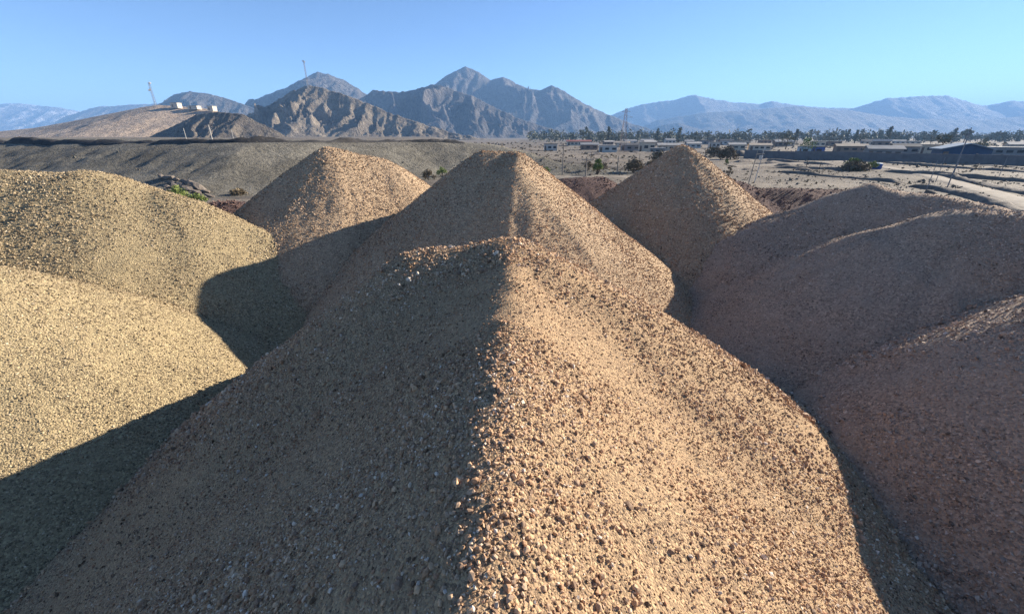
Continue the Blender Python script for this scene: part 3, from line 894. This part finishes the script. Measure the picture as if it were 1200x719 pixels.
def build_shrubs():
    def gp(px, py): return on_ground(px, py)
    p = gp(700, 205); shrub('bush', p[0], p[1], 1.7, 2.3, 'leaf_green', 'bright green round bush between the utility poles in the middle gap', 12, 60)
    p = gp(692, 203); shrub('bush', p[0], p[1] + 2, 1.6, 1.5, 'leaf_dry', 'dull brown bush just left of the bright green bush')
    p = gp(742, 202); shrub('bush', p[0], p[1], 3.6, 1.9, 'leaf_dry', 'wide brown dry bush right of the bright green bush', 14)
    p = gp(762, 199); shrub('bush', p[0], p[1], 2.4, 1.6, 'leaf_dry', 'brown dry bush touching the pointed cone\'s left slope')
    p = gp(712, 202); shrub('bush', p[0], p[1] + 3, 1.5, 1.3, 'leaf_dry', 'small brown bush close behind the bright green bush')
    p = gp(772, 192); shrub('bush', p[0], p[1], 4.5, 2.2, 'leaf_dry', 'large brown dry bush above the pointed cone\'s left slope', 14)
    p = gp(852, 187); shrub('bush', p[0], p[1], 5.5, 2.6, 'leaf_dry', 'large brown dry bush to the right of the pointed cone\'s tip', 14)
    p = gp(836, 184); shrub('bush', p[0], p[1], 5.0, 2.3, 'leaf_dry', 'brown bush hugging the pointed cone\'s tip on the right', 14)
    p = gp(851, 194); shrub('bush', p[0], p[1], 0.9, 1.2, 'leaf_green', 'small pale green shrub on the flat right of the pointed cone')
    p = gp(853, 210); shrub('bush', p[0], p[1], 0.9, 2.0, 'leaf_dry', 'spindly pale dry shrub beside the pointed cone\'s right slope', 7, 16)
    p = gp(640, 203); shrub('bush', p[0], p[1], 1.4, 1.0, 'leaf_green', 'low olive bush right of the tall middle pile\'s top')
    p = gp(502, 210); shrub('bush', p[0], p[1], 2.2, 1.2, 'leaf_dry', 'low yellow brown bush at the bank\'s foot left of the tall middle pile')
    p = gp(515, 208); shrub('bush', p[0], p[1] + 2, 1.8, 1.3, 'leaf_green', 'low olive bush at the bank\'s foot left of the tall middle pile')
    p = gp(216, 238); shrub('bush', p[0] - 0.3, p[1], 1.9, 1.5, 'leaf_green', 'bright green bush behind the yellowish pile\'s crest on the left')
    p = gp(229, 240); shrub('bush', p[0], p[1] + 0.5, 1.4, 0.9, 'leaf_green', 'small yellow green bush just right of the bright green one on the left')
    p = gp(262, 231); shrub('bush', p[0], p[1] + 2, 2.0, 0.35, 'leaf_dry', 'low rusty dry bush at the bank\'s foot behind the low dark pile')
    # heap of cut branches with green tops on the flat
    c = gp(1000, 199)
    shrub('bush', c[0] + 0.3, c[1] + 0.8, 2.8, 1.7, 'leaf_green', 'green topped bush on the heap of dark brush on the flat', 12, 50)
    shrub('bush', c[0] + 3.0, c[1] + 0.2, 2.2, 1.4, 'leaf_green', 'small green bush between the dark brush and the blue tank')
    shrub('bush', c[0] - 1.0, c[1] - 1.2, 4.4, 1.0, 'leaf_dry', 'heap of dark dry brush lying on the flat', 16, 40)

def build_scrub():
    n = 14000
    px = rng.uniform(540, 1290, n); py = 163 + 70 * rng.random(n) ** 1.8
    v = (359.5 - py) / F; dy = CP + v * SP; dz = -SP + v * CP; t = -CZ / dz
    x = (px - 600) / F * t; y = dy * t
    den = fbm(x * 0.05, y * 0.11, 88, 3)
    k = (y < 330) & ~((np.abs(x) < 20) & (y < 28)) & (den > 0.47 + 0.1 * rng.random(n)) & ~((y < 62) & (rng.random(n) < 0.85))
    x, y = x[k][:1500], y[k][:1500]
    rs = rng.uniform(0.10, 0.32, len(x)) * (1 + y / 160)
    cs = np.stack([x, y, gz(x, y) + rs * 0.3], -1)
    V, Fc, T = leaves(cs, rs, 9, 0.11, 0.6)
    # larger leaves farther off so that far tufts still read
    ctr = V.reshape(-1, 4, 3).mean(1, keepdims=True)
    V = (ctr + (V.reshape(-1, 4, 3) - ctr) * np.clip(ctr[:, :, 1:2] / 55, 1, 5)).reshape(-1, 3)
    tag(obj('dry_scrub', mesh_np('dry_scrub', V, Fc, False, {'tint': T}), M['leaf_dry']), 'low dry scrub scattered over the flat', 'scrub', kind='stuff')

def build_outcrop():
    c = on_ground(232, 236)
    spots = [(190, 209), (198, 210), (207, 212), (216, 214), (225, 217), (233, 221), (241, 226), (246, 231), (202, 216), (214, 219), (222, 223), (231, 227), (208, 222), (236, 233), (197, 221), (217, 229), (205, 228), (226, 232)]
    root = None
    for i, (px, py) in enumerate(spots):
        # walk along the line of sight to the bank's face
        u = (px - 600.0) / F; v = (359.5 - py) / F
        dy = CP + v * SP; dz = -SP + v * CP
        t = np.linspace(25, 75, 400)
        hit = np.where(CZ + dz * t < gz(u * t, dy * t))[0]
        if len(hit) == 0: continue
        tt = t[hit[0]]; x, y = u * tt, dy * tt; z = g1(x, y)
        if root is None: root = empty('rock_outcrop', (x, y, z), 'dark rocky scar breaking out of the bank above the bright green bush', 'rock outcrop')
        hv, hf = hull(22, 4000 + i, 0.7)
        sz = random.uniform(0.5, 1.1)
        hv = hv * sz * np.array([1.5, 1.0, 0.9])
        o = obj('rock', mesh_np('rock', hv, hf, False), M['berm'], root)
        o.location = (x - root.location.x, y - root.location.y, z - root.location.z + 0.12)
        o.rotation_euler = (random.uniform(-.3, .3), random.uniform(0, .5), random.uniform(-.6, .6))
def build_rubble():
    n = 5200
    x = rng.uniform(-130, 24, n); y = rng.uniform(36, 110, n)
    sd, _ = bank_sd(x, y)
    k = (sd > -3) & (sd < 17) & (fbm(x * 0.12, y * 0.12, 930, 3) > 0.44)
    x, y = x[k], y[k]
    z = gz(x, y)
    sz = rng.lognormal(-2.3, 0.55, len(x)) * (0.7 + y / 90)
    me = stones_mesh('bank_stones', np.stack([x, y, z + 0.05 * sz], -1), sz, rng.random(len(x)), 6)
    tag(obj('bank_stones', me, M['bank']), 'loose stones strewn over the grey bank', 'stones', kind='stuff')
    n = 7000
    px = rng.uniform(560, 1290, n); py = 172 + 62 * rng.random(n) ** 1.2
    v = (359.5 - py) / F; dy = CP + v * SP; dz = -SP + v * CP; t = -CZ / dz
    x = (px - 600) / F * t; y = dy * t
    k = ~((np.abs(x) < 20) & (y < 28)) & (fbm(x * 0.09, y * 0.2, 940, 4) > 0.50)
    x, y = x[k], y[k]; z = gz(x, y)
    sz = rng.lognormal(-2.1, 0.55, len(x)) * (0.6 + y / 70)
    me = stones_mesh('rubble', np.stack([x, y, z + 0.05 * sz], -1), sz, rng.random(len(x)) * 0.7, 6)
    tag(obj('rubble', me, M['berm']), 'small rubble strewn over the dusty flat', 'rubble', kind='stuff')
build_scrub()
build_rubble()
build_outcrop()
build_trees()
build_shrubs()

# ------------------------------------------------------------------ town
WALLS = {'white': plain('white_plaster', (0.50, 0.475, 0.43), 0.85, 0.2, 0.8), 'cream': plain('cream_plaster', (0.55, 0.46, 0.35), 0.85, 0.12, 0.8), 'grey': plain('grey_block', (0.25, 0.24, 0.23), 0.9, 0.15, 0.8),
         'brown': plain('adobe', (0.27, 0.19, 0.14), 0.9, 0.15, 0.8), 'blue': plain('blue_paint', (0.05, 0.10, 0.30), 0.6, 0.15, 0.8), 'pale': plain('pale_blue_paint', (0.38, 0.46, 0.50), 0.7, 0.1, 0.8), 'navy': plain('dark_blue_sheet', (0.035, 0.07, 0.13), 0.6, 0.2, 0.8)}
ROOFS = {'sheet': plain('zinc_sheet', (0.28, 0.27, 0.255), 0.6, 0.15, 0.5), 'white': plain('white_roof', (0.38, 0.355, 0.32), 0.8, 0.25, 0.5), 'dark': plain('dark_sheet', (0.12, 0.115, 0.11), 0.75, 0.2, 0.5),
         'red': plain('red_sheet', (0.28, 0.11, 0.085), 0.75, 0.2, 0.5), 'tan': plain('tan_sheet', (0.42, 0.34, 0.25), 0.8, 0.2, 0.5), 'greyblue': plain('grey_blue_sheet', (0.25, 0.30, 0.34), 0.6, 0.15, 0.5)}
M['glass'] = plain('window_dark', (0.03, 0.035, 0.04), 0.25, 0.1, 2)
M['door'] = plain('door_paint', (0.16, 0.11, 0.08), 0.7, 0.2, 2)

def house(name, px, pyb, w_, h_, dp, wall, roof, kind, label, group=None, rz=0.0, cat='house', nwin=2, D=None):
    w_, h_, dp = w_ * 0.72, h_ * 0.72, dp * 0.72
    p = on_ground(px, pyb) if D is None else at(px, 160, D)
    z0 = g1(p[0], p[1])
    rz = rz + -math.atan2(p[0], p[1]) * 0.6
    o = empty(name, (p[0], p[1], z0), label, cat, group, rz)
    mb = MB()
    if kind == 'gable':
        rh = h_ * 0.32
        mb.prism([(-dp / 2, -0.5), (dp / 2, -0.5), (dp / 2, h_), (0, h_ + rh), (-dp / 2, h_)], -w_ / 2, w_ / 2)
        mb.build('wall', WALLS[wall], o)
        rb = MB(); ov = 0.35; k = rh / (dp / 2)
        for sg in (-1, 1):
            e = dp / 2 + ov
            rb.prism([(0, h_ + rh + 0.02), (sg * e, h_ + rh - k * e + 0.02), (sg * e, h_ + rh - k * e + 0.16), (0, h_ + rh + 0.16)], -w_ / 2 - ov, w_ / 2 + ov)
        rb.build('roof', ROOFS[roof], o)
    elif kind == 'front':                     # gable end towards the viewer
        rh = w_ * 0.13
        mb.bm.free(); mb = MB()
        mb.prism([(-w_ / 2, -0.5), (w_ / 2, -0.5), (w_ / 2, h_), (0, h_ + rh), (-w_ / 2, h_)], -dp / 2, dp / 2)
        bmesh.ops.rotate(mb.bm, verts=mb.bm.verts, cent=(0, 0, 0), matrix=Matrix.Rotation(R(90), 3, 'Z'))
        mb.build('wall', WALLS[wall], o)
        rb = MB(); ov = 0.5; k = rh / (w_ / 2)
        for sg in (-1, 1):
            e = w_ / 2 + ov
            rb.prism([(0, h_ + rh + 0.02), (sg * e, h_ + rh - k * e + 0.02), (sg * e, h_ + rh - k * e + 0.2), (0, h_ + rh + 0.2)], -dp / 2 - ov, dp / 2 + ov)
        bmesh.ops.rotate(rb.bm, verts=rb.bm.verts, cent=(0, 0, 0), matrix=Matrix.Rotation(R(90), 3, 'Z'))
        rb.build('roof', ROOFS[roof], o)
    else:
        mb.box((0, 0, h_ / 2 - 0.25), (w_, dp, h_ + 0.5)); mb.build('wall', WALLS[wall], o)
        rb = MB(); rb.box((0, 0, h_ + 0.11), (w_ + 0.5, dp + 0.5, 0.2)); rb.build('roof', ROOFS[roof], o)
    yf = -dp / 2 - 0.02
    for i in range(nwin):
        x = (i + 0.5) / nwin * w_ * 0.8 - w_ * 0.4 + (0.25 * w_ / nwin if nwin > 1 else 0)
        wb = MB(); wb.box((x, yf, h_ * 0.55), (min(1.3, 0.5 * w_ / max(nwin, 1)), 0.06, h_ * 0.32)); wb.build('window', M['glass'], o)
    db = MB(); db.box((-w_ * 0.42, yf, min(1.0, h_ * 0.38)), (min(0.95, w_ * 0.12), 0.07, min(2.0, h_ * 0.76))); db.build('door', M['door'], o)
    return o

def build_town():
    H = house
    H('house', 645, 176.5, 6.5, 3.2, 6, 'white', 'dark', 'flat', 'small white house standing left of the town\'s long red roof', nwin=2)
    H('house', 678, 170.5, 19, 3.0, 7, 'cream', 'red', 'gable', 'long low building with a red roof at the foot of the mountain', nwin=5)
    H('house', 690, 175.5, 9, 2.6, 6, 'brown', 'sheet', 'gable', 'brown walled house with a grey roof below the long red roof')
    H('house', 712, 178, 8, 2.8, 6, 'white', 'white', 'flat', 'low white house leftmost in the town\'s pale front row')
    H('house', 757, 178, 7, 4.2, 6, 'cream', 'white', 'flat', 'tall cream two-window house in the town\'s pale front row')
    H('house', 738, 176.5, 9, 2.7, 6, 'grey', 'dark', 'gable', 'grey house with a dark roof in the town\'s front row')
    H('house', 783, 176.5, 11, 2.6, 6, 'cream', 'white', 'gable', 'low house with a long white roof left of the pointed cone\'s tip', nwin=3)
    H('house', 770, 179.5, 6, 2.0, 4, 'grey', 'sheet', 'flat', 'small grey shed before the house with the long white roof', nwin=1, cat='shed')
    H('house', 812, 173.5, 8, 2.6, 6, 'white', 'white', 'gable', 'small white house above the pointed cone\'s tip')
    H('house', 836, 173.5, 6, 3.4, 6, 'white', 'dark', 'flat', 'bright white house to the right of the pointed cone\'s tip')
    H('house', 862, 175.5, 8, 2.6, 6, 'cream', 'white', 'gable', 'white roofed house behind the large dry bush')
    H('house', 889, 176, 10, 2.5, 6, 'cream', 'tan', 'gable', 'cream house with a tan roof left of the grey cabin', nwin=3)
    H('cabin', 941, 180.5, 4.2, 2.9, 4, 'pale', 'sheet', 'flat', 'pale grey blue cabin standing against the blue cabin', cat='cabin', nwin=1)
    H('cabin', 957, 180.5, 4.0, 2.8, 4, 'blue', 'dark', 'flat', 'bright blue cabin right of the pale grey blue cabin', cat='cabin', nwin=1)
    H('house', 995, 178, 12, 2.6, 6, 'brown', 'tan', 'gable', 'long tan roofed house behind the earth heap on the flat', nwin=3)
    H('house', 1032, 184.5, 9.5, 2.9, 6, 'grey', 'sheet', 'gable', 'dark house with a pale sheet roof behind the block wall', nwin=3)
    H('house', 1057, 181, 8, 3.0, 6, 'grey', 'dark', 'gable', 'dark roofed house left of the cream house near the blue shed')
    H('house', 1086, 179.5, 6.5, 3.4, 6, 'cream', 'white', 'flat', 'cream house with a flat white roof just left of the blue shed')
    H('shed', 1122, 186.5, 11.5, 3.2, 9, 'navy', 'greyblue', 'front', 'large dark blue shed with a low pitched grey roof behind the wall', cat='shed', nwin=0)
    H('house', 1178, 182.5, 14, 2.8, 7, 'grey', 'white', 'flat', 'long grey building with a pale flat roof at the right edge', nwin=4)
    H('house', 1196, 177.5, 12, 3.2, 7, 'cream', 'white', 'gable', 'cream building with a white roof behind the one at the right edge', nwin=3)
    r = random.Random(5)
    spots = sorted(r.choice([r.uniform(690, 800), r.uniform(800, 930), r.uniform(960, 1080)]) for i in range(26))
    for px in spots:
        D = r.uniform(215, 300)
        wl_ = r.choice(['white', 'cream', 'grey', 'brown', 'cream'])
        H('house', px, 0, r.uniform(7, 12), r.uniform(2.4, 3.6), 6, wl_, r.choice(['white', 'sheet', 'dark', 'tan', 'white']), r.choice(['gable', 'flat', 'gable']),
          nth('tiny far ' + wl_ + ' house', px), 'tiny houses in the far part of the town', r.uniform(-.3, .3), D=D)
    # works on the brown hill
    def hilltop(px, py, D): return at(px, py, D)
    for px, py, w_, h_, lab in ((207, 125.5, 6.5, 4.2, 'leftmost white block on the brown hill, beside the mast'), (228, 127, 9, 2.8, 'middle white block on the brown hill, long and low'), (249, 129, 5.0, 4.0, 'rightmost white block on the brown hill, above the dark hill')):
        c = hilltop(px, py, 424)
        o = empty('hill_building', (c[0], c[1], c[2] - 1.0), lab, 'building', 'white blocks on the brown hill')
        b = MB(); b.box((0, 0, h_ / 2), (w_, 6, h_)); b.build('wall', WALLS['cream'], o)
        b = MB(); b.box((0, 0, h_ + 0.22), (w_ + 0.6, 6.6, 0.4)); b.build('roof', ROOFS['white'], o)
        b = MB(); b.box((-w_ * 0.2, -3.03, h_ * 0.45), (1.6, 0.08, 2.0)); b.build('door', M['door'], o)
    # block wall round the yard beyond the flat
    pts = [on_ground(px, py)[:2] for px, py in ((872, 185), (930, 187), (1000, 188.5), (1070, 190.5), (1140, 192.5), (1200, 194.5), (1260, 197))]
    n0 = 0
    wl = empty('block_wall', (pts[0][0], pts[0][1], 0), 'long dark grey block wall along the far side of the flat', 'wall')
    wm = plain('wall_block', (0.16, 0.15, 0.148), 0.9, 0.2, 1.2)
    cm = plain('wall_cap', (0.34, 0.32, 0.30), 0.9, 0.2, 1.2)
    for a, b_ in zip(pts[:-1], pts[1:]):
        d = np.array(b_) - np.array(a); L = np.hypot(*d); n = max(1, round(L / 3.6)); ang = math.atan2(d[1], d[0])
        for i in range(n):
            c = np.array(a) + d * (i + 0.5) / n
            zz = g1(c[0], c[1]); hh = 1.75 + 0.12 * random.random()
            q = MB(); q.box((c[0] - pts[0][0], c[1] - pts[0][1], zz + hh / 2 - 0.2), (L / n - 0.03, 0.18, hh + 0.4), ang); q.build('panel', wm, wl)
            e = np.array(a) + d * i / n
            q = MB(); q.box((e[0] - pts[0][0], e[1] - pts[0][1], zz + hh / 2 - 0.15), (0.26, 0.26, hh + 0.55), ang); q.build('post', wm, wl)
build_town()

# ------------------------------------------------------------------ poles, masts and small things
def pole(px, py, top, label, r0=0.09, arm=True, m='wood', lamp=False, D=None, base=None, thick=None):
    p = on_ground(px, py) if base is None else np.array(base)
    z0 = g1(p[0], p[1]) if base is None else base[2]
    u_t = at(px, top, p[1])
    h_ = u_t[2] - z0
    o = empty('utility_pole', (p[0], p[1], z0), label, 'pole', 'poles')
    r0 = thick or r0
    b = MB(); b.bar((0, 0, -0.4), (0, 0, h_), r0, r0 * 0.7, 8); b.build('post', M[m], o)
    if arm:
        b = MB(); b.box((0, -0.1, h_ - 0.35), (1.3, 0.09, 0.10)); b.build('crossarm', M['wood'], o)
        for x in (-0.55, 0, 0.55):
            b = MB(); b.bar((x, -0.1, h_ - 0.30), (x, -0.1, h_ - 0.14), 0.045, 0.03, 6); b.build('insulator', M['metal'], o)
    if lamp:
        b = MB(); b.bar((0, 0, h_ - 0.05), (0.8, 0, h_ + 0.15), 0.035, 0.03, 6); b.build('bracket', M['metal'], o)
        b = MB(); b.box((0.95, 0, h_ + 0.14), (0.5, 0.2, 0.1)); b.build('lamp_head', M['metal'], o)
    return o

def lattice(name, base, h_, w0, w1, m, label, bays, arms=(), dish=False, bar=0.05):
    o = empty(name, base, label, 'mast', None)
    legs = [(-1, -1), (1, -1), (1, 1), (-1, 1)]
    for sx, sy in legs:
        b = MB(); b.bar((sx * w0 / 2, sy * w0 / 2, -1.0), (sx * w1 / 2, sy * w1 / 2, h_), bar * 1.4, bar, 5); b.build('leg', m, o)
    br = MB()
    zs = [h_ * (1 - (1 - i / bays) ** 1.3) for i in range(bays + 1)]
    for i in range(bays):
        za, zb = zs[i], zs[i + 1]
        wa = w0 + (w1 - w0) * za / h_; wb = w0 + (w1 - w0) * zb / h_
        for k in range(4):
            s0, s1 = legs[k], legs[(k + 1) % 4]
            br.bar((s0[0] * wa / 2, s0[1] * wa / 2, za), (s1[0] * wb / 2, s1[1] * wb / 2, zb), bar * 0.6, None, 4)
            br.bar((s0[0] * wb / 2, s0[1] * wb / 2, zb), (s1[0] * wb / 2, s1[1] * wb / 2, zb), bar * 0.6, None, 4)
    br.build('bracing', m, o)
    for zz, l in arms:
        b = MB(); b.bar((-l, 0, zz), (l, 0, zz), bar, None, 5); b.bar((-l, 0, zz), (0, 0, zz + l * 0.35), bar * .7, None, 4); b.bar((l, 0, zz), (0, 0, zz + l * 0.35), bar * .7, None, 4)
        b.build('crossarm', m, o)
    if dish:
        for a, zz in dish:
            b = MB(); b.bar((math.cos(a) * w1, math.sin(a) * w1 - 0.3, zz), (math.cos(a) * w1 * 1.6, math.sin(a) * w1 - 1.0, zz), 0.9, 0.7, 12); b.build('antenna', WALLS['white'], o)
    return o

def build_poles():
    pole(659, 204, 168, 'tall slim wooden pole beside the grey spoil slope in the middle gap')
    pole(686, 208.5, 184, 'short stout wooden pole left of the bright green bush', 0.10, True)
    pole(723, 203, 183, 'wooden pole right of the bright green bush', 0.09, False)
    pole(748, 199, 180, 'slim bare post left of the pointed cone', 0.06, False)
    pole(1109, 222, 149.5, 'tall thin pole standing before the blue shed', 0.055, False, 'metal')
    pole(1085, 224, 188, 'thin stake left of the tall thin pole', 0.035, False, 'metal')
    pole(1096, 214, 184, 'thin stake just behind the tall thin pole', 0.035, False, 'metal')
    pole(1117, 205, 181, 'thin stake right of the tall thin pole', 0.035, False, 'metal')
    pole(1170, 208, 184, 'thin stake standing alone near the right edge', 0.035, False, 'metal')
    pole(944, 198, 184, 'thin dark stake on the flat below the blue cabin', 0.05, False, 'bark')
    pole(960, 198.5, 190, 'short dark stake on the flat below the blue cabin', 0.06, False, 'bark')
    # poles on the terrace behind the bank's rim
    for px, top, D, lab, th in ((250, 146, 92, 'white pole with a lamp on the bank, before the dark hill', 0.085), (220, 150, 110, 'thin pale pole on the bank left of the lamp pole', 0.07), (275, 152, 150, 'faint thin pole on the bank right of the lamp pole', 0.07)):
        p = at(px, 168, D); z0 = g1(p[0], D)
        pole(px, 168, top, lab, 0.08, False, 'wood_pale', px == 250, base=(p[0], D, z0), thick=th)
    # two-post frame with a white box
    a = on_ground(877, 215); b_ = on_ground(884, 214)
    z0 = g1(a[0], a[1])
    o = empty('post_frame', (a[0], a[1], z0), 'two leaning thin posts with a pale box between them right of the pointed cone', 'frame')
    q = MB(); q.bar((0, 0, -0.3), (0.25, 0, 3.6), 0.05, 0.04, 6); q.build('post', M['wood'], o)
    q = MB(); q.bar((0.75, 0.2, -0.3), (1.05, 0.2, 4.0), 0.05, 0.04, 6); q.build('post', M['wood_pale'], o)
    q = MB(); q.bar((0.1, 0.0, 3.1), (1.2, 0.2, 3.15), 0.035, None, 6); q.build('crossbar', M['wood'], o)
    q = MB(); q.box((0.78, 0.05, 2.75), (0.32, 0.2, 0.5), 0, 0.02); q.build('box', WALLS['white'], o)
    # lattice pylon among the town, masts on the hills
    p = on_ground(729, 178)
    t_ = at(729, 127, p[1])
    lattice('pylon', (p[0], p[1], 0), t_[2], 2.2, 0.5, M['rust'], 'tall thin reddish lattice pylon rising from the town before the mountain', 12, ((t_[2] * 0.80, 2.4), (t_[2] * 0.92, 1.5)), bar=0.035)
    c = at(184, 122, 430); lattice('radio_mast', (c[0], 428, c[2] - 1.5), at(184, 97, 430)[2] - c[2] + 1.5, 1.5, 1.0, M['metal'], 'lattice radio mast on the brown hill beside the white blocks', 9, (), ((0.3, 19), (2.4, 13.5), (3.4, 13.0)), bar=0.085)
    c = at(362, 103, 618); lattice('radio_mast', (c[0], 616, c[2] - 2), at(362, 71, 618)[2] - c[2] + 2, 1.6, 1.1, M['metal'], 'lattice radio mast on top of the rocky hill', 10, (), ((2.8, 33), (0.4, 32)), bar=0.11)
    # little blue tank beside the brush
    p = on_ground(1027, 198); z0 = g1(p[0], p[1])
    o = empty('water_tank', (p[0], p[1], z0), 'small blue tank with a pale lid right of the brush heap', 'tank')
    q = MB(); q.bar((0, 0, -0.05), (0, 0, 0.85), 0.62, 0.66, 18); q.build('barrel', WALLS['blue'], o)
    q = MB(); q.bar((0, 0, 0.855), (0, 0, 1.0), 0.68, 0.25, 18); q.build('lid', WALLS['pale'], o)
    for zz in (0.2, 0.5):
        q = MB(); q.bar((0, 0, zz), (0, 0, zz + 0.06), 0.67, 0.67, 18); q.build('band', WALLS['navy'], o)
build_poles()

# ------------------------------------------------------------------ haze
def build_haze():
    mb = MB(); mb.box((0, 1200, 186), (12000, 9000, 380))
    m = bpy.data.materials.new('haze'); m.use_nodes = True
    nt = m.node_tree; nt.nodes.clear()
    out = nt.nodes.new('ShaderNodeOutputMaterial'); pv = nt.nodes.new('ShaderNodeVolumePrincipled')
    pv.inputs['Color'].default_value = (0.30, 0.56, 1.0, 1)
    pv.inputs['Density'].default_value = HAZE_DENSITY
    pv.inputs['Anisotropy'].default_value = 0.0
    nt.links.new(pv.outputs[0], out.inputs['Volume'])
    o = mb.build('haze', m); tag(o, kind='stuff')
build_haze()
